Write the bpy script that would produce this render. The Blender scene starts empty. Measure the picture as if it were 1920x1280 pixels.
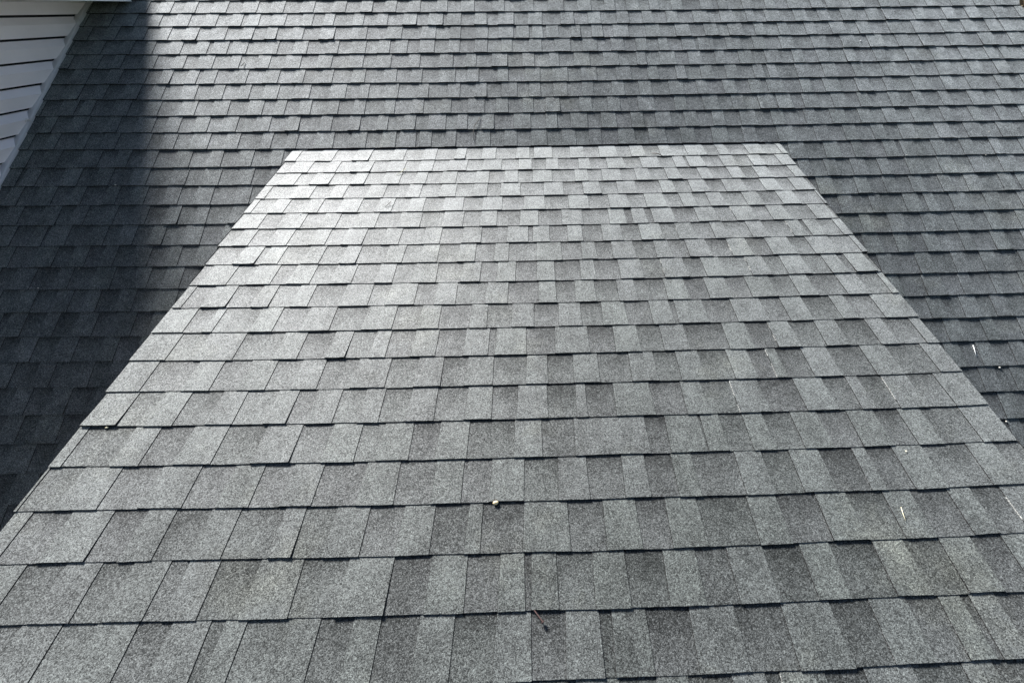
import bpy, math, random
from mathutils import Vector, Euler, Matrix

# ------------------------------------------------------------------ camera, sky, sun, exposure
scene = bpy.context.scene
COL = scene.collection
W_PX, F_PX = 1920.0, 745.99            # ultra-wide phone lens
cam_d = bpy.data.cameras.new("camera")
cam = bpy.data.objects.new("camera", cam_d); COL.objects.link(cam)
cam.location = (0.0, -2.8975, 0.6563)
cam.rotation_euler = Euler((0.82143, 0.006848, -0.028629), 'XYZ')
cam_d.sensor_fit = 'HORIZONTAL'; cam_d.sensor_width = 36.0
cam_d.lens = 36.0 * F_PX / W_PX
cam_d.shift_x = -78.79 / W_PX
cam_d.shift_y = 68.44 / W_PX
cam_d.clip_start = 0.02; cam_d.clip_end = 3000
scene.camera = cam

SUN_DIR = Vector((-0.73, 1.02, 1.0)).normalized()      # towards the sun: beyond the ridge, to the left
SUN_EL = math.asin(SUN_DIR.z)
SUN_AZ = math.atan2(SUN_DIR.x, SUN_DIR.y)              # from +Y towards +X
world = bpy.data.worlds.new("World"); scene.world = world
world.use_nodes = True
wn = world.node_tree
bg = wn.nodes["Background"]
sky = wn.nodes.new("ShaderNodeTexSky"); sky.sky_type = 'NISHITA'
sky.sun_disc = False
sky.sun_elevation = SUN_EL; sky.sun_rotation = SUN_AZ
sky.air_density = 1.0; sky.dust_density = 1.5; sky.ozone_density = 1.0
wn.links.new(sky.outputs[0], bg.inputs[0]); bg.inputs[1].default_value = 0.05
sun_d = bpy.data.lights.new("sun", 'SUN'); sun_d.energy = 5.0; sun_d.angle = math.radians(14.0)
sun_d.color = (1.0, 0.985, 0.965)
sun = bpy.data.objects.new("sun", sun_d); COL.objects.link(sun)
sun.rotation_euler = SUN_DIR.to_track_quat('Z', 'Y').to_euler()
scene.view_settings.view_transform = 'Standard'; scene.view_settings.look = 'None'
scene.view_settings.exposure = 1.36; scene.view_settings.gamma = 1.0
scene.view_settings.use_curve_mapping = False

# ------------------------------------------------------------------ helpers
rng = random.Random(11)
ALPHA, BETA = 0.51162, 0.187632        # pitch of the main roof / of the dormer roof
EXP = 0.143                            # exposed height of one shingle course
WALL_X = -3.309

def tag(o, label=None, cat=None, group=None, kind=None):
    if label: o["label"] = label
    if cat: o["category"] = cat
    if group: o["group"] = group
    if kind: o["kind"] = kind
    return o

def empty(name, loc=(0, 0, 0)):
    o = bpy.data.objects.new(name, None); COL.objects.link(o); o.location = loc
    o.empty_display_size = 0.1
    return o

class MB:
    def __init__(s): s.v = []; s.f = []; s.c = []; s.mi = []
    def add(s, p, c=(1, 0, .5, 1)):
        s.v.append(tuple(p)); s.c.append(c); return len(s.v) - 1
    def quad(s, a, b, c, d, col=(1, 0, .5, 1)):
        i = [s.add(q, col) for q in (a, b, c, d)]; s.f.append(i)
    def poly(s, pts, col=(1, 0, .5, 1)):
        s.f.append([s.add(q, col) for q in pts])
    def box(s, x0, x1, y0, y1, z0, z1, xf=None):
        P = [Vector((x, y, z)) for x in (x0, x1) for y in (y0, y1) for z in (z0, z1)]
        if xf: P = [xf @ q for q in P]
        b = len(s.v)
        for q in P: s.add(q)
        for f in ((0, 1, 3, 2), (4, 6, 7, 5), (0, 4, 5, 1), (2, 3, 7, 6), (0, 2, 6, 4), (1, 5, 7, 3)):
            s.f.append([b + k for k in f])
    def tube(s, pts, rad, n=6):
        """round bar along pts with per-point radius, closed ends"""
        rings = []
        for i, q in enumerate(pts):
            q = Vector(q)
            t = (Vector(pts[min(i + 1, len(pts) - 1)]) - Vector(pts[max(i - 1, 0)])).normalized()
            a = t.orthogonal().normalized(); bb = t.cross(a)
            r = rad[i] if isinstance(rad, (list, tuple)) else rad
            rings.append([s.add(q + (a * math.cos(2 * math.pi * k / n) + bb * math.sin(2 * math.pi * k / n)) * r) for k in range(n)])
        for r0, r1 in zip(rings, rings[1:]):
            for k in range(n): s.f.append([r0[k], r0[(k + 1) % n], r1[(k + 1) % n], r1[k]])
        s.f.append(rings[0][::-1]); s.f.append(rings[-1])
    def build(s, name, mat, parent=None, smooth=False, attr=False, origin=None):
        me = bpy.data.meshes.new(name)
        vs = s.v if origin is None else [tuple(Vector(q) - Vector(origin)) for q in s.v]
        me.from_pydata(vs, [], s.f)
        if attr:
            ca = me.color_attributes.new("shade", 'FLOAT_COLOR', 'POINT')
            flat = [k for c in s.c for k in c]
            ca.data.foreach_set("color", flat)
        me.materials.append(mat)
        if smooth: me.polygons.foreach_set("use_smooth", [True] * len(me.polygons))
        me.update()
        o = bpy.data.objects.new(name, me); COL.objects.link(o)
        if origin is not None: o.location = origin
        if parent: o.parent = parent; 
        if parent and origin is None: o.matrix_parent_inverse = Matrix.Translation(-Vector(parent.location))
        return o

# ------------------------------------------------------------------ materials
def new_mat(name):
    m = bpy.data.materials.new(name); m.use_nodes = True
    nt = m.node_tree; return m, nt, nt.nodes["Principled BSDF"]
def N(nt, t, **kw):
    n = nt.nodes.new(t)
    for k, v in kw.items(): setattr(n, k, v)
    return n
def math_n(nt, op, a, b=None, clamp=False):
    n = N(nt, "ShaderNodeMath", operation=op, use_clamp=clamp)
    for i, q in enumerate((a, b)):
        if q is None: continue
        if isinstance(q, (int, float)): n.inputs[i].default_value = q
        else: nt.links.new(q, n.inputs[i])
    return n.outputs[0]
def ramp(nt, fac, stops, interp='LINEAR'):
    r = N(nt, "ShaderNodeValToRGB"); r.color_ramp.interpolation = interp
    el = r.color_ramp.elements
    while len(el) < len(stops): el.new(0.5)
    for e, (p, c) in zip(el, stops):
        e.position = p; e.color = (c, c, c, 1) if isinstance(c, (int, float)) else (*c, 1)
    nt.links.new(fac, r.inputs[0]); return r.outputs[0]
def mix(nt, fac, a, b, blend='MIX'):
    n = N(nt, "ShaderNodeMix", data_type='RGBA', blend_type=blend)
    for i, q in ((0, fac), (6, a), (7, b)):
        if isinstance(q, (int, float)): n.inputs[i].default_value = q
        elif isinstance(q, tuple): n.inputs[i].default_value = (*q, 1)
        else: nt.links.new(q, n.inputs[i])
    return n.outputs[2]

def shingle_material(name, base, rough, spec, sheen, tint):
    """mineral granules on asphalt: 'shade' carries tone, cut-edge flag and hue of each tab"""
    m, nt, p = new_mat(name)
    L = nt.links.new
    at = N(nt, "ShaderNodeAttribute", attribute_name="shade")
    sep = N(nt, "ShaderNodeSeparateColor"); L(at.outputs["Color"], sep.inputs[0])
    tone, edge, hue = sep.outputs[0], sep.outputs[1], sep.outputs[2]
    tc = N(nt, "ShaderNodeTexCoord"); co = tc.outputs["Object"]
    def vor(scale, **kw):
        v = N(nt, "ShaderNodeTexVoronoi", **kw); v.inputs["Scale"].default_value = scale
        L(co, v.inputs["Vector"]); return v
    def noise(scale, detail=3, rough_=.55):
        n = N(nt, "ShaderNodeTexNoise"); n.inputs["Scale"].default_value = scale
        n.inputs["Detail"].default_value = detail; n.inputs["Roughness"].default_value = rough_
        L(co, n.inputs["Vector"]); return n.outputs[0]
    g1 = vor(GRAN1); s1 = N(nt, "ShaderNodeSeparateColor"); L(g1.outputs["Color"], s1.inputs[0])
    g2 = vor(GRAN2); s2 = N(nt, "ShaderNodeSeparateColor"); L(g2.outputs["Color"], s2.inputs[0])
    gr = ramp(nt, s1.outputs[0], [(0, .28), (.4, .70), (.75, 1.18), (.93, 1.75), (1, 2.7)])
    gr2 = ramp(nt, s2.outputs[0], [(0, .70), (.5, .98), (.85, 1.12), (1, 1.4)])
    blot = ramp(nt, noise(7, 4, .6), [(.28, .74), (.5, 1.0), (.72, 1.24)])
    blot2 = ramp(nt, noise(1.1, 3, .5), [(.3, .95), (.7, 1.05)])
    blot3 = ramp(nt, noise(34, 3, .6), [(.3, .84), (.7, 1.16)])
    # faint run-off streaks down the slope
    mp = N(nt, "ShaderNodeMapping"); mp.inputs["Scale"].default_value = (16, 1.3, 1.3); L(co, mp.inputs["Vector"])
    st = N(nt, "ShaderNodeTexNoise"); st.inputs["Scale"].default_value = 1.0; st.inputs["Detail"].default_value = 4; L(mp.outputs[0], st.inputs["Vector"])
    streak = ramp(nt, st.outputs[0], [(.3, .88), (.7, 1.1)])
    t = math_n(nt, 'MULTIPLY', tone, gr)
    t = math_n(nt, 'MULTIPLY', t, streak)
    t = math_n(nt, 'MULTIPLY', t, gr2)
    t = math_n(nt, 'MULTIPLY', t, blot)
    t = math_n(nt, 'MULTIPLY', t, blot2)
    t = math_n(nt, 'MULTIPLY', t, blot3)
    # hue of the granule blend: violet-grey .. neutral .. green-grey
    hc = ramp(nt, hue, [(0, (1.03, .985, 1.035)), (.5, (.99, 1.0, 1.005)), (1, (.975, 1.012, .965))])
    col = mix(nt, 1.0, hc, tuple(base), 'MULTIPLY')
    cm = N(nt, "ShaderNodeCombineColor")
    for i in range(3): L(t, cm.inputs[i])
    col = mix(nt, 1.0, col, cm.outputs[0], 'MULTIPLY')
    # weathered, faintly mossy patches
    ms = ramp(nt, noise(2.3, 5, .65), [(.56, 0), (.74, .32)])
    mcol = mix(nt, 1.0, cm.outputs[0], (.125, .128, .092), 'MULTIPLY')
    col = mix(nt, ms, col, mcol)
    # cut edges: black asphalt with a few stray granules; edge = .5: worn side, sunlit paleness painted in
    eg = ramp(nt, s1.outputs[1], [(0, .008), (.8, .02), (1, .12)])
    pale = mix(nt, 1.0, cm.outputs[0], (.2, .2, .19), 'MULTIPLY')
    is_dark = math_n(nt, 'GREATER_THAN', edge, .8)
    is_pale = math_n(nt, 'MULTIPLY', math_n(nt, 'GREATER_THAN', edge, .3), math_n(nt, 'LESS_THAN', edge, .8))
    col = mix(nt, is_dark, col, eg)
    col = mix(nt, is_pale, col, pale)
    L(col, p.inputs["Base Color"])
    rr = ramp(nt, s1.outputs[2], [(0, rough - .12), (1, rough + .12)])
    L(rr, p.inputs["Roughness"])
    L(math_n(nt, 'MULTIPLY', math_n(nt, 'MULTIPLY', t, sheen, True), math_n(nt, 'LESS_THAN', edge, .3)), p.inputs['Sheen Weight']); p.inputs['Sheen Roughness'].default_value = .43
    p.inputs['Sheen Tint'].default_value = tint
    # dull, dusty granules reflect less than fresh ones
    sp = math_n(nt, 'MULTIPLY', t, spec, clamp=True)
    L(math_n(nt, 'MULTIPLY', sp, math_n(nt, 'LESS_THAN', edge, .3)), p.inputs["Specular IOR Level"])
    b = N(nt, "ShaderNodeBump"); b.inputs["Strength"].default_value = BUMP; b.inputs["Distance"].default_value = .0012
    hh = math_n(nt, 'ADD', math_n(nt, 'MULTIPLY', g1.outputs["Distance"], -1.0), math_n(nt, 'MULTIPLY', s1.outputs[1], .8))
    L(hh, b.inputs["Height"]); L(b.outputs[0], p.inputs["Normal"])
    return m

GRAN1, GRAN2, BUMP = 480.0, 230.0, 0.3
M_SHING = shingle_material("granule_shingles", (.060, .0665, .0665), .77, .21, .40, (.88, .95, 1.0, 1))
M_SHINGB = shingle_material("dormer_granule_shingles", (.049, .0548, .051), .75, .9, .72, (.95, .985, 1.0, 1))

def simple_mat(name, col, rough=.5, spec=.5, var=.06, scale=8, metal=0):
    m, nt, p = new_mat(name)
    tc = N(nt, "ShaderNodeTexCoord")
    n = N(nt, "ShaderNodeTexNoise"); n.inputs["Scale"].default_value = scale; n.inputs["Detail"].default_value = 5
    nt.links.new(tc.outputs["Object"], n.inputs["Vector"])
    r = ramp(nt, n.outputs[0], [(.3, tuple(c * (1 - var) for c in col)), (.7, tuple(min(1, c * (1 + var)) for c in col))])
    nt.links.new(r, p.inputs["Base Color"])
    p.inputs["Roughness"].default_value = rough; p.inputs["Specular IOR Level"].default_value = spec
    p.inputs["Metallic"].default_value = metal
    return m
M_SIDING = simple_mat("vinyl_siding", (.86, .805, .81), .42, .5, .05, 5)
M_TRIM = simple_mat("vinyl_trim", (.5, .5, .52), .4, .5, .05, 14)
M_WHITE = simple_mat("white_aluminium", (.86, .86, .83), .35, .5, .05, 9)
M_SOFFIT = simple_mat("soffit_vinyl", (.8, .8, .74), .5, .4, .06, 9)
M_DECK = simple_mat("underlay_felt", (.02, .02, .022), .9, .2, .2, 6)
M_WOOD = simple_mat("painted_board", (.6, .6, .58), .5, .4, .06, 12)
M_GRASS = simple_mat("lawn", (.05, .08, .03), .9, .2, .4, 3)
M_STRAW = simple_mat("dry_straw", (.72, .66, .46), .7, .3, .15, 60)
M_PALE = simple_mat("pale_bits", (.5, .48, .43), .7, .3, .15, 80)
M_PEB = simple_mat("tan_pebble", (.68, .55, .33), .6, .4, .2, 120)
M_RUST = simple_mat("rusty_steel", (.09, .055, .05), .55, .5, .3, 200, .4)
M_TWIG = simple_mat("dark_twig", (.13, .115, .10), .85, .2, .3, 90)
M_LEAF = simple_mat("brown_leaf", (.17, .115, .06), .75, .3, .4, 30)
M_WHITEBIT = simple_mat("white_plastic", (.85, .85, .83), .4, .5, .03, 50)

# ------------------------------------------------------------------ roof frames
class Frame:
    """(x, v, h): along the ridge, down the slope, off the deck"""
    def __init__(s, pitch): s.c, s.s = math.cos(pitch), math.sin(pitch)
    def __call__(s, x, v, h=0.0):
        return Vector((x, -v * s.c - h * s.s, -v * s.s + h * s.c))
FA, FB = Frame(ALPHA), Frame(BETA)

def smooth_noise(seed):
    r = random.Random(seed); ks = [(r.uniform(.6, 2.5), r.uniform(0, 6.3), 1.0), (r.uniform(3, 8), r.uniform(0, 6.3), .6), (r.uniform(11, 26), r.uniform(0, 6.3), .35)]
    return lambda x: sum(a * math.sin(k * x + ph) for k, ph, a in ks) / 1.4

def random_recesses(x0, x1, r):
    out = []; x = x0 + r.uniform(-.15, .05)
    while x < x1:
        w = r.choice((.085, .095, .10, .11, .12, .135)) + r.uniform(-.008, .008)
        if r.random() < .05: w = r.uniform(.018, .04)
        a = x; b = x + w
        out.append((a, b))
        x = b + r.choice((.07, .08, .09, .10, .11)) + r.uniform(-.008, .008)
    return out

HB, TT = 0.0070, 0.0021        # lift of a course's lower edge over its own underlay, thickness of the laminated tabs
def course(mb, F, k, voff, x0, x1, seg, recs, seed, bend=None, e=EXP, endcap=True, jit=1.0, light=0.0, HB=HB):
    """one course of laminated shingles from x0 to x1; voff(x) gives the lower edge"""
    r = random.Random(seed)
    wav, lift = smooth_noise(seed + 1), smooth_noise(seed + 2)
    over = .03
    def pt(x, s, tooth, dv=0.0, dh=0.0):          # s: 0 top .. 1 lower edge
        vb = voff(x) + jit * (.0017 * wav(x)) + dv
        vt = voff(x) - e - over
        v = vt + (vb - vt) * s
        h = HB * s + (.0009 * lift(x) * s * jit) + (TT + dh * s ** 3 if tooth else 0)
        if bend: h += bend(v, x)
        return F(x, v, h)
    is_b = F is FB
    SS = (0, 1) if not bend else (0, .25, .4, .55, .7, 1)
    # intervals: tabs between recesses
    iv = []; cur = x0
    for a, b in sorted(recs):
        a2, b2 = max(a, x0), min(b, x1)
        if b2 - a2 < .004: continue
        if a2 - cur > .004: iv.append((cur, a2, True))
        iv.append((max(a2, cur), b2, False)); cur = b2
    if x1 - cur > .004: iv.append((cur, x1, True))
    course_t = r.uniform(.94, 1.06)
    flare = {}
    def fl(x):                            # dovetail of a tab's side: tabs widen towards the lower edge
        if abs(x - x0) < .005 or abs(x - x1) < .005: return 0.0
        if x not in flare: flare[x] = r.uniform(.000, .006)
        return flare[x]
    blend = r.uniform(0, 1)
    for (a, b, tooth) in iv:
        blend = min(1, max(0, blend + r.uniform(-.45, .45)))
        if tooth: tone = course_t * r.uniform(.98, 1.15)
        else: tone = course_t * r.uniform(.84, 1.02)
        if is_b:                          # tabs get lighter and recesses darker towards the right
            w = min(1, max(0, (.5 * (a + b) + .45) / .7))
            tone *= (1 + .05 * w) if tooth else (1 - r.uniform(.0, .12) * w)
        if b - a < .045 and not tooth: tone *= .85
        hue = min(1, max(0, (.58 if tooth else .38) + r.uniform(-.28, .28)))
        dv = r.uniform(-.002, .002) * jit if tooth else 0
        dh = r.uniform(.001, .0035) if tooth and r.random() < .14 else 0.0
        sgn = 1 if tooth else -1
        fa, fb = sgn * fl(a), sgn * fl(b)
        # shadow-line granules: factory-dark band along the head of the recessed ply
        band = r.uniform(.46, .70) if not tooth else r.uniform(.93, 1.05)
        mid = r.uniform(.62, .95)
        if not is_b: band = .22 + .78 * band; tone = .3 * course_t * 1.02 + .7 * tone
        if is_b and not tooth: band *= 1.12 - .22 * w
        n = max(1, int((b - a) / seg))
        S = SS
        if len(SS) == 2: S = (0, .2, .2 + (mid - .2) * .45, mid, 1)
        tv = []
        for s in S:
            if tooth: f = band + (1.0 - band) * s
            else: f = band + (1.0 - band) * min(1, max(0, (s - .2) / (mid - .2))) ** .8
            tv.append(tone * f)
        cols = []
        jr = [r.uniform(-1, 1) for _ in range(n + 1)]
        for i in range(n + 1):
            u = i / n
            col = []
            for s, t in zip(S, tv):
                xx = (a - fa * (s - .2)) * (1 - u) + (b + fb * (s - .2)) * u
                ed = dv + (.0005 * jr[i] * jit if s == 1 else 0)
                P = pt(xx, s, tooth, ed if s == 1 else 0, dh * (.3 + .7 * abs(2 * u - 1)))
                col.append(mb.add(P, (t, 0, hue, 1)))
            cols.append(col)
        for c0, c1 in zip(cols, cols[1:]):
            for j in range(len(S) - 1):
                mb.f.append([c0[j], c0[j + 1], c1[j + 1], c1[j]])
        # butt (lower) edge
        prev = None
        for i in range(n + 1):
            u = i / n
            xx = (a - fa * .8) * (1 - u) + (b + fb * .8) * u
            top = Vector(mb.v[cols[i][-1]])
            vb = voff(xx) + jit * .0017 * wav(xx)
            hbot = -.003 + (bend(vb, xx) if bend else 0)
            bot = F(xx, vb - .004, hbot)
            ia, ib = mb.add(top, (1, 1, .5, 1)), mb.add(bot, (1, 1, .5, 1))
            if prev: mb.f.append([prev[0], prev[1], ib, ia])
            prev = (ia, ib)
        # cut sides of a tab
        if tooth:
            for (xe, f, left) in ((a, fa, True), (b, fb, False)):
                if abs(xe - x0) < .005 or abs(xe - x1) < .005: continue
                kind = 1.0
                if left and light and xe > .5 and r.random() < light * 2: kind = .5
                nS = 5
                lo = []; hi = []
                for q in range(nS + 1):
                    s = q / nS
                    xx = xe + (-f if left else f) * (s - .2)
                    xin = xx + (-.0012 if left else .0012)
                    ed = dv if s == 1 else 0
                    hi.append(pt(xx, s, True, ed, dh)); lo.append(pt(xin, s, False, ed))
                for q in range(nS):
                    kk = kind
                    if kind == .5 and r.random() < .45: kk = 1.0
                    ii = [mb.add(P, (1.1, kk, .5, 1)) for P in (hi[q], hi[q + 1], lo[q + 1], lo[q])]
                    mb.f.append(ii)
    if endcap:
        for xe in (x0, x1):
            pts = [pt(xe, 0, True), pt(xe, 1, True)]
            vb = voff(xe); vt = vb - e - over
            bt = (bend(vt, xe), bend(vb, xe)) if bend else (0, 0)
            mb.quad(pts[0], pts[1], F(xe, vb - .002, -.006 + bt[1]), F(xe, vt, -.006 + bt[0]), (1, 1, .5, 1))

def edge_fn(k, q, l, off, wob):
    nz = smooth_noise(900 + wob)
    return lambda x: EXP * k + q * x * x + l * x + off + .0012 * nz(x)

# ------------------------------------------------------------------ main roof
XL, XR = WALL_X - .02, 7.2
DXL, DXR = -1.5856, 1.5408             # raking edges of the dormer roof
roof = empty("main_roof", (0, 0, 0))
tag(roof, "steeper dark grey shingled roof slope behind and on both sides of the paler sloping dormer top", "roof")
mb = MB()
QA, LA, OA = -0.00195, 0.00089, -0.0018
for k in range(-40, 29):
    ef = edge_fn(k, QA, LA, OA, 100 + k)
    sg = .022 if -13 < k else .08
    if k <= 0:
        spans = [(XL, XR)]
    else:
        spans = [(XL, DXL + .09), (DXR - .09, XR)]
    for j, (a, b) in enumerate(spans):
        r = random.Random(5000 + k * 7 + j)
        course(mb, FA, k, ef, a, b, sg, random_recesses(a, b, r), 3000 + k * 11 + j, endcap=True, jit=.9, light=0)
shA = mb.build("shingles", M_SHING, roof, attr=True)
mb = MB()
def deck(F, x0, x1, v0, v1, t, top=-.007):
    P = [F(x, v, h) for x in (x0, x1) for v in (v0, v1) for h in (top - t, top)]
    b = len(mb.v)
    for q in P: mb.add(q)
    for f in ((0, 1, 3, 2), (4, 6, 7, 5), (0, 4, 5, 1), (2, 3, 7, 6), (0, 2, 6, 4), (1, 5, 7, 3)): mb.f.append([b + i for i in f])
deck(FA, XL, XR, -40 * EXP - .2, 28 * EXP + .0, .10)
mb.build("roof_deck", M_DECK, roof)
# slope beyond the ridge
mb = MB()
rp = FA(0, -40 * EXP - .17, 0)
mb.quad((XL - 3, rp.y, rp.z), (XR, rp.y, rp.z), (XR, rp.y + 5, rp.z - 2.8), (XL - 3, rp.y + 5, rp.z - 2.8))
mb.quad((XL - 3, rp.y, rp.z - .1), (XL - 3, rp.y + 5, rp.z - 2.9), (XR, rp.y + 5, rp.z - 2.9), (XR, rp.y, rp.z - .1))
mb.build("rear_slope", M_SHING, roof, attr=True)

# ------------------------------------------------------------------ dormer with its low sloping roof
TRACE = {
11:[(-1.469,-1.384),(-1.35,-1.197),(-1.11,-0.993),(-0.883,-0.746),(-0.628,-0.522),(-0.443,-0.312),(-0.246,-0.142),(-0.051,0.054),(0.145,0.237),(0.333,0.441),(0.524,0.549),(0.669,0.792),(0.918,1.009),(1.102,1.227),(1.29,1.406)],
12:[(-1.46,-1.351),(-1.204,-1.048),(-0.959,-0.846),(-0.775,-0.681),(-0.623,-0.524),(-0.432,-0.322),(-0.228,-0.2),(-0.083,0.036),(0.164,0.27),(0.364,0.46),(0.557,0.717),(0.81,0.907),(0.991,1.1),(1.188,1.313),(1.383,1.498)],
13:[(-1.474,-1.319),(-1.226,-1.121),(-1.024,-0.929),(-0.84,-0.715),(-0.593,-0.487),(-0.394,-0.3),(-0.204,-0.077),(-0.001,0.099),(0.192,0.314),(0.407,0.496),(0.581,0.692),(0.773,0.849),(0.886,0.987),(1.087,1.222),(1.322,1.463)],
14:[(-1.467,-1.374),(-1.277,-1.164),(-1.079,-0.966),(-0.894,-0.827),(-0.739,-0.651),(-0.584,-0.486),(-0.396,-0.286),(-0.199,-0.107),(-0.004,0.101),(0.134,0.237),(0.368,0.483),(0.556,0.666),(0.767,0.9),(1.006,1.097),(1.14,1.232),(1.325,1.428)],
15:[(-1.553,-1.394),(-1.308,-1.196),(-1.081,-0.95),(-0.832,-0.727),(-0.63,-0.553),(-0.457,-0.365),(-0.269,-0.114),(-0.025,0.086),(0.327,0.399),(0.511,0.521),(0.584,0.667),(0.736,0.835),(0.927,1.032),(1.126,1.212),(1.291,1.431)],
16:[(-1.581,-1.469),(-1.352,-1.225),(-1.102,-0.995),(-0.902,-0.808),(-0.715,-0.579),(-0.475,-0.36),(-0.272,-0.182),(-0.081,0.027),(0.116,0.231),(0.303,0.391),(0.456,0.598),(0.684,0.776),(0.873,0.984),(1.026,1.117),(1.215,1.365),(1.457,1.58)],
17:[(-1.531,-1.414),(-1.292,-1.192),(-1.109,-1.004),(-0.918,-0.786),(-0.726,-0.633),(-0.536,-0.433),(-0.343,-0.241),(-0.202,-0.079),(0.049,0.156),(0.253,0.344),(0.437,0.591),(0.679,0.802),(0.895,1.009),(1.094,1.209),(1.282,1.375)],
18:[(-1.642,-1.555),(-1.441,-1.332),(-1.235,-1.147),(-1.049,-0.997),(-0.913,-0.801),(-0.684,-0.558),(-0.436,-0.331),(-0.233,-0.142),(-0.077,-0.056),(0.011,0.112),(0.201,0.309),(0.399,0.489),(0.589,0.697),(0.781,0.906),(0.995,1.099),(1.19,1.281)],
19:[(-1.439,-1.346),(-1.245,-1.156),(-1.053,-0.967),(-0.871,-0.833),(-0.779,-0.666),(-0.593,-0.507),(-0.439,-0.34),(-0.252,-0.144),(-0.058,0.032),(0.117,0.15),(0.237,0.351),(0.468,0.591),(0.717,0.824),(0.921,1.009),(1.067,1.092),(1.16,1.261)],
}
dormer = empty("shed_dormer", (0, -1.5, -.3))
tag(dormer, "low sloping shingled dormer top in the middle, paler grey, with raking edges left and right", "dormer")
mb = MB()
QB, LB, OB = -0.00527, 0.00025, 0.0249
dt = math.tan(ALPHA - BETA)
def bend(v, x):                        # first course: its head tucks under the last course of the main slope
    if v > .075: return 0.0
    q = (.075 - v) / .075
    return .004 * q * (1 - q) * 2 - .0035 * q * q
NB = 24
for k in range(1, NB):
    ef = edge_fn(k, QB, LB, OB, 300 + k)
    r = random.Random(7000 + k)
    rc = TRACE.get(k) or random_recesses(DXL, DXR, r)
    jx = random.Random(60 + k)
    course(mb, FB, k, ef, DXL + jx.uniform(-.006, .005), DXR + jx.uniform(-.005, .006), .014, rc, 8000 + k * 13, HB=.0056, bend=bend if k == 1 else None, jit=1.0, light=.0 if k < 5 else .05)
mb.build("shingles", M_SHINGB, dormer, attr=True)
VB1 = (NB - 1) * EXP
mb = MB()
deck(FB, DXL + .012, DXR - .012, .12, VB1, .018)
mb.build("roof_deck", M_DECK, dormer)
# raking boards under the two sloping edges, board along the eave
for (a, b) in ((DXL + .014, DXL + .036), (DXR - .036, DXR - .014)):
    mb = MB()
    P = [FB(x, v, h) for x in (a, b) for v, h in ((.35, -.026), (VB1 - .03, -.026), (VB1 - .03, -.14), (.62, -.14))]
    bq = len(mb.v)
    for q in P: mb.add(q)
    for f in ((0, 1, 2, 3), (7, 6, 5, 4), (0, 4, 5, 1), (1, 5, 6, 2), (2, 6, 7, 3), (3, 7, 4, 0)): mb.f.append([bq + i for i in f])
    mb.build("rake_board", M_WOOD, dormer)
mb = MB()
q0 = FB(0, VB1 - .02, -.02)
mb.box(DXL + .014, DXR - .014, q0.y - .012, q0.y + .012, q0.z - .16, q0.z - .004)
mb.build("eave_board", M_WOOD, dormer)

def siding_profile(zs, z0, z1, pitch, depth):
    """dutch-lap profile (z, out) from z0 up to z1, with course bottoms on zs"""
    out = []
    n = int((z1 - z0) / pitch) + 1
    for i in range(n):
        z = zs + pitch * i
        out += [(z - .012, -.001), (z - .012, -.03), (z, -.03), (z, depth * .55), (z + .003, depth * .58), (z + pitch * .53, depth * .98), (z + pitch * .56, depth)]
        for s in (.12, .3, .55, .8, 1.0):
            out.append((z + pitch * .57 + (pitch * .43 - .012) * s, depth * (1 - s * .88) ** 1.15 - .001))
    return out

# cheek walls: siding between the dormer roof and the main slope
for (xw, sg) in ((DXL + .05, -1), (DXR - .05, 1)):
    mb = MB()
    ztop = lambda y: y * math.tan(BETA) - .03
    zbot = lambda y: y * math.tan(ALPHA) - .05
    y_end = -VB1 * math.cos(BETA) + .12
    prof = siding_profile(-2.6, -2.6, -.1, .111, .014)
    for (za, oa), (zb, ob) in zip(prof, prof[1:]):
        # each strip spans the y range where it lies between the two slopes
        ya0 = (za + .03) / math.tan(BETA); yb0 = (zb + .03) / math.tan(BETA)
        ya1 = (za + .05) / math.tan(ALPHA); yb1 = (zb + .05) / math.tan(ALPHA)
        lo_a, hi_a = max(y_end, ya0 if False else y_end), min(-.1, ya1)
        lo_b, hi_b = y_end, min(-.1, yb1)
        # under the roof: drop what would rise above it
        if za > ztop(y_end) : lo_a = max(y_end, ya0)
        if zb > ztop(y_end) : lo_b = max(y_end, yb0)
        lo_a, hi_a = (lo_a, hi_a); lo_b, hi_b = (lo_b, hi_b)
        if za > ztop(y_end): lo_a, hi_a = y_end, min(hi_a, -.1)
        A0, A1 = y_end, hi_a
        B0, B1 = y_end, hi_b
        if za > ztop(y_end): A0 = max(y_end, ya0)
        if zb > ztop(y_end): B0 = max(y_end, yb0)
        if A0 > A1 - .002 and B0 > B1 - .002: continue
        A0 = min(A0, A1); B0 = min(B0, B1)
        mb.quad((xw + sg * oa, A0, za), (xw + sg * oa, A1, za), (xw + sg * ob, B1, zb), (xw + sg * ob, B0, zb))
    mb.build("cheek_wall", M_SIDING, dormer)
mb = MB()
fy = -VB1 * math.cos(BETA) + .12
mb.box(DXL + .05, DXR - .05, fy - .06, fy, -2.7, ztop(fy) - .004)
mb.build("front_wall", M_SIDING, dormer)

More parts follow.
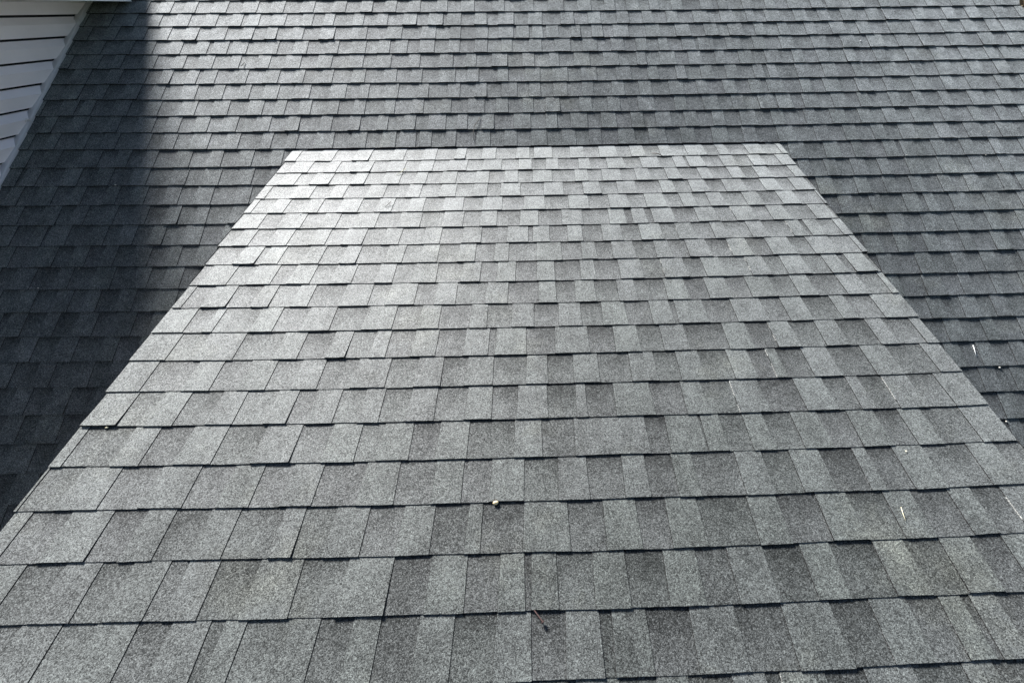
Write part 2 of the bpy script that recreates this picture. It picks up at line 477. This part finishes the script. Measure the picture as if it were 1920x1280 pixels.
# ------------------------------------------------------------------ side wall of the taller part of the house
wall = empty("house_wall", (WALL_X, 0, 0))
tag(wall, "pale grey lapped siding wall at the upper left, standing on the dark shaded roof", "wall")
X0 = WALL_X - .048
SOFF = .716
Y0, Y1 = -4.2, 1.30
mb = MB()
prof = siding_profile(.0885 - .111 * 26, .0885 - .111 * 26, SOFF, .111, .040)
prof = [q for q in prof if q[0] < SOFF + .02]
nY = 12
for (za, oa), (zb, ob) in zip(prof, prof[1:]):
    for i in range(nY):
        ya = Y0 + (Y1 - Y0) * i / nY; yb = Y0 + (Y1 - Y0) * (i + 1) / nY
        mb.quad((X0 + oa, ya, za), (X0 + oa, yb, za), (X0 + ob, yb, zb), (X0 + ob, ya, zb))
mb.build("siding", M_SIDING, wall)
mb = MB(); mb.box(X0 - .14, X0 - .006, Y0, Y1, -3.0, SOFF + .1)
mb.build("wall_core", M_DECK, wall)
# two lengths of channel trim along the foot of the wall, the upper one lapped over the lower
def trim(v0, v1, dx, dh):
    mb = MB()
    sec = [(X0 + .010, .014), (WALL_X + dx - .001, .004), (WALL_X + dx - .001, .015 + dh), (WALL_X + dx - .004, .019 + dh), (X0 + .042, .021 + dh), (X0 + .010, .021 + dh)]
    n = 14
    for i in range(n):
        a = v0 + (v1 - v0) * i / n; b = v0 + (v1 - v0) * (i + 1) / n
        for j in range(len(sec)):
            (xa, ha), (xb, hb) = sec[j], sec[(j + 1) % len(sec)]
            wa = .0015 * math.sin(a * 5.1); wb = .0015 * math.sin(b * 5.1)
            mb.quad(FA(xa + wa, a, ha), FA(xb + wa, a, hb), FA(xb + wb, b, hb), FA(xa + wb, b, ha))
    mb.poly([FA(x, v0, h) for x, h in sec]); mb.poly([FA(x, v1, h) for x, h in sec][::-1])
    mb.build("channel_trim", M_TRIM, wall)
trim(-1.23, 3.9, .002, 0)
trim(-1.60, -1.212, .006, .004)
# overhanging eave above: soffit, fascia, roof edge
EX = -3.022
mb = MB(); mb.box(WALL_X - .03, EX - .02, Y0 - .2, 1.9, SOFF, SOFF + .012); mb.build("soffit", M_SOFFIT, wall)
mb = MB(); mb.box(EX - .02, EX, Y0 - .2, 1.9, SOFF - .006, SOFF + .165); mb.build("fascia_board", M_WHITE, wall)
mb = MB()
tp = math.radians(26)
for (o0, o1) in ((0.0, .02),):
    a = Vector((EX + .012, 0, SOFF + .185)); L = 4.5
    d = Vector((-math.cos(tp), 0, math.sin(tp))); nrm = Vector((math.sin(tp), 0, math.cos(tp)))
    P = []
    for y in (Y0 - .2, 2.6):
        for q in (a, a + d * L):
            for h in (-.016, 0): P.append(Vector((q.x, y, q.z)) + nrm * h)
    b = len(mb.v)
    for q in P: mb.add(q)
    for f in ((0, 1, 3, 2), (4, 6, 7, 5), (0, 4, 5, 1), (2, 3, 7, 6), (0, 2, 6, 4), (1, 5, 7, 3)): mb.f.append([b + i for i in f])
mb.build("upper_roof", M_SHING, wall, attr=True)

# ------------------------------------------------------------------ ground far below
mb = MB(); mb.quad((-400, -400, -7), (400, -400, -7), (400, 400, -7), (-400, 400, -7))
tag(mb.build("ground", M_GRASS), kind="structure")

# ------------------------------------------------------------------ small things lying on the shingles
def surf(F, k_off, x, v):
    """height of the shingle surface at (x, v)"""
    s = ((v - k_off) / EXP) % 1.0
    return F, .0022 + (HB - .0022) * s + TT
def on(which, x, v, extra=0.0):
    F, off = (FA, OA + QA * x * x) if which == 'A' else (FB, OB + QB * x * x)
    _, h = surf(F, off, x, v)
    return F(x, v, h + extra)
def blob(mb, c, rx, ry, rz, seed, n=10, m=6, rough=.12, rot=0):
    r = random.Random(seed); rows = []
    cr, sr = math.cos(rot), math.sin(rot)
    for i in range(m + 1):
        th = math.pi * i / m; row = []
        for j in range(n):
            ph = 2 * math.pi * j / n; k = 1 + r.uniform(-rough, rough)
            a, b_ = rx * math.sin(th) * math.cos(ph) * k, ry * math.sin(th) * math.sin(ph) * k
            row.append(mb.add(c + Vector((a * cr - b_ * sr, a * sr + b_ * cr, rz * math.cos(th) * k))))
        rows.append(row)
    for r0, r1 in zip(rows, rows[1:]):
        for j in range(n): mb.f.append([r0[j], r1[j], r1[(j + 1) % n], r0[(j + 1) % n]])

def thing_mesh(mb, name, mat, loc, label, cat, group=None, smooth=True):
    o = mb.build(name, mat, None, smooth=smooth, origin=loc)
    tag(o, label, cat, group); return o

c = on('B', -.164, 2.316, .001); mb = MB(); blob(mb, c + Vector((0, 0, .003)), .0085, .006, .0055, 3, 12, 8, .07, .2)
thing_mesh(mb, "pebble", M_PEB, c, "small tan pebble caught at a course edge in the middle of the dormer roof", "pebble")

nail = empty("roofing_nail", on('B', -.036, 2.612, .002))
tag(nail, "dark rusty nail lying at a slant below a course edge near the bottom centre", "nail")
a, b = on('B', -.049, 2.597, -.001), on('B', -.027, 2.624, .006)
mb = MB(); mb.tube([a, b], .0016, 8); o = mb.build("shank", M_RUST, nail)
d = (b - a).normalized(); mb = MB(); mb.tube([b - d * .0008, b + d * .0012], .0052, 12); o = mb.build("head", M_RUST, nail)

def stick(name, mat, which, pts, rad, label, cat, lift=.002):
    P = [on(which, x, v, lift + e) for x, v, e in pts]
    mb = MB(); mb.tube(P, rad, 7)
    return thing_mesh(mb, name, mat, P[0], label, cat)
stick("straw", M_WHITEBIT, 'A', [(2.313, 1.442, -.0005), (2.3105, 1.473, -.0005), (2.307, 1.506, -.001)], .0015, "stiff white straw lying along a shingle joint right of the dormer", "straw")
stick("dry_stalk", M_TWIG, 'A', [(-.407, -.25, .0), (-.418, -.205, .004), (-.436, -.165, .006), (-.442, -.135, .002), (-.44, -.05, .0)], [.0014, .0018, .002, .0018, .0012], "thin dry stalk standing across a course edge above the dormer's top", "stalk")
stick("twig", M_TWIG, 'B', [(.69, .135, .0), (.725, .155, .004), (.745, .168, .003), (.775, .178, .0)], [.002, .0026, .002, .0012], "short dark twig on the top course of the dormer, right of centre", "twig")
P = [on('B', x, v, e) for x, v, e in ((-.822, .655, .012), (-.846, .694, .002), (-.862, .675, .006))]
mb = MB(); mb.tube(P, [.0012, .0018, .001], 6)
thing_mesh(mb, "twig", M_TWIG, P[1], "tiny V shaped twig on the upper left of the dormer roof", "twig")
stick("dry_stalk", M_STRAW, 'B', [(-.815, .283, .002), (-.836, .325, .004), (-.86, .36, .0)], .0013, "pale bent stalk near the top left courses of the dormer", "stalk")
stick("straw", M_STRAW, 'B', [(1.036, 2.365, .001), (1.030, 2.385, .002), (1.027, 2.404, .001)], .0009, "thin yellow straw on the lower right of the dormer roof", "straw")
stick("plant_stalk", M_TWIG, 'A', [(-2.05, -.785, .0), (-2.06, -.74, .004)], .0018, "little dark stem upright on the bright upper left courses", "stem")

def bit(which, x, v, r, label, seed, mat=None, name="debris_bit", group=None):
    r *= .5; c = on(which, x, v, r * .3); mb = MB(); blob(mb, c, r * 1.4, r, r * .7, seed, 8, 5, .2, seed)
    return thing_mesh(mb, name, mat or M_PALE, c, label, "debris", group)
bit('A', 2.327, -.935, .008, "white fleck in the middle of a course at the upper right", 1, M_WHITEBIT)
bit('A', 2.954, -.061, .005, "pale crumb on a course edge near the right border, just above the dormer's top", 2)
bit('A', 2.864, .132, .006, "pale crumb on a course edge near the right border, just below the dormer's top", 3)
bit('A', 2.338, 1.862, .008, "round pale crumb right beside the dormer's lower right corner", 4)
bit('A', 2.411, 1.572, .010, "greyish flake on a course edge close to the dormer's right edge, below the white straw", 5)
bit('A', -2.824, .972, .006, "pale flake on a shaded course edge at the far left", 6)
bit('A', -2.647, .847, .004, "tiny pale speck on a shaded course right of the far left flake", 7)
bit('A', -2.616, .262, .007, "pale fluff on a shaded course edge below the siding wall", 8)
bit('A', 2.345, .125, .005, "pale crumb two hand widths right of the dormer's top corner", 9)
bit('A', 2.381, .70, .005, "pale grain on a course edge right of the dormer's upper half", 10)
bit('A', 3.069, -.882, .005, "pale crumb on a course edge in the upper right corner region", 12)
bit('B', -1.492, 2.018, .007, "beige leaf scrap at the dormer's left edge", 13, M_STRAW, "leaf_scrap")
bit('B', 1.155, 2.186, .005, "short cream scrap on a tab at the lower right of the dormer", 14, M_STRAW)
bit('B', -1.283, .748, .006, "white scrap on a course edge near the dormer's upper left edge", 15, M_WHITEBIT)

# fluff caught on the channel trim
c = FA(WALL_X + .008, -.25, .03)
mb = MB(); r = random.Random(4)
for i in range(9):
    q = c + Vector((r.uniform(-.004, .012), r.uniform(-.02, .02), r.uniform(-.01, .01)))
    q2 = q + Vector((r.uniform(0, .022), r.uniform(-.015, .015), r.uniform(-.012, .012)))
    mb.tube([q, (q + q2) / 2 + Vector((0, 0, .004)), q2], .0012, 5)
thing_mesh(mb, "fluff", M_PALE, c, "tuft of grey fluff caught on the trim at the foot of the siding wall", "fluff")

# a clump of dead leaves in the upper right corner
base = on('A', 3.69, -1.285, .004)
lv = empty("leaf_clump", base); tag(lv, "clump of dead brown leaves at the upper right corner of the picture", "leaves")
r = random.Random(21)
for i in range(9):
    mb = MB(); c = base + Vector((r.uniform(-.05, .07), r.uniform(-.04, .05), r.uniform(.0, .035)))
    ax = Vector((r.uniform(-1, 1), r.uniform(-1, 1), r.uniform(-.2, .6))).normalized()
    sd = ax.orthogonal().normalized(); up = ax.cross(sd); Ls, Ws = r.uniform(.03, .05), r.uniform(.012, .02)
    rows = []
    for j in range(7):
        u = j / 6; w = Ws * math.sin(math.pi * (u * .94 + .03)) ** .8
        m_ = c + ax * (u - .5) * Ls * 2 + up * (.012 * math.sin(3 * u))
        rows.append([mb.add(m_ - sd * w + up * w * .5), mb.add(m_), mb.add(m_ + sd * w + up * w * .5)])
    for r0, r1 in zip(rows, rows[1:]):
        for q in range(2): mb.f.append([r0[q], r0[q + 1], r1[q + 1], r1[q]])
    mb.build("leaf", M_LEAF, lv, smooth=True)
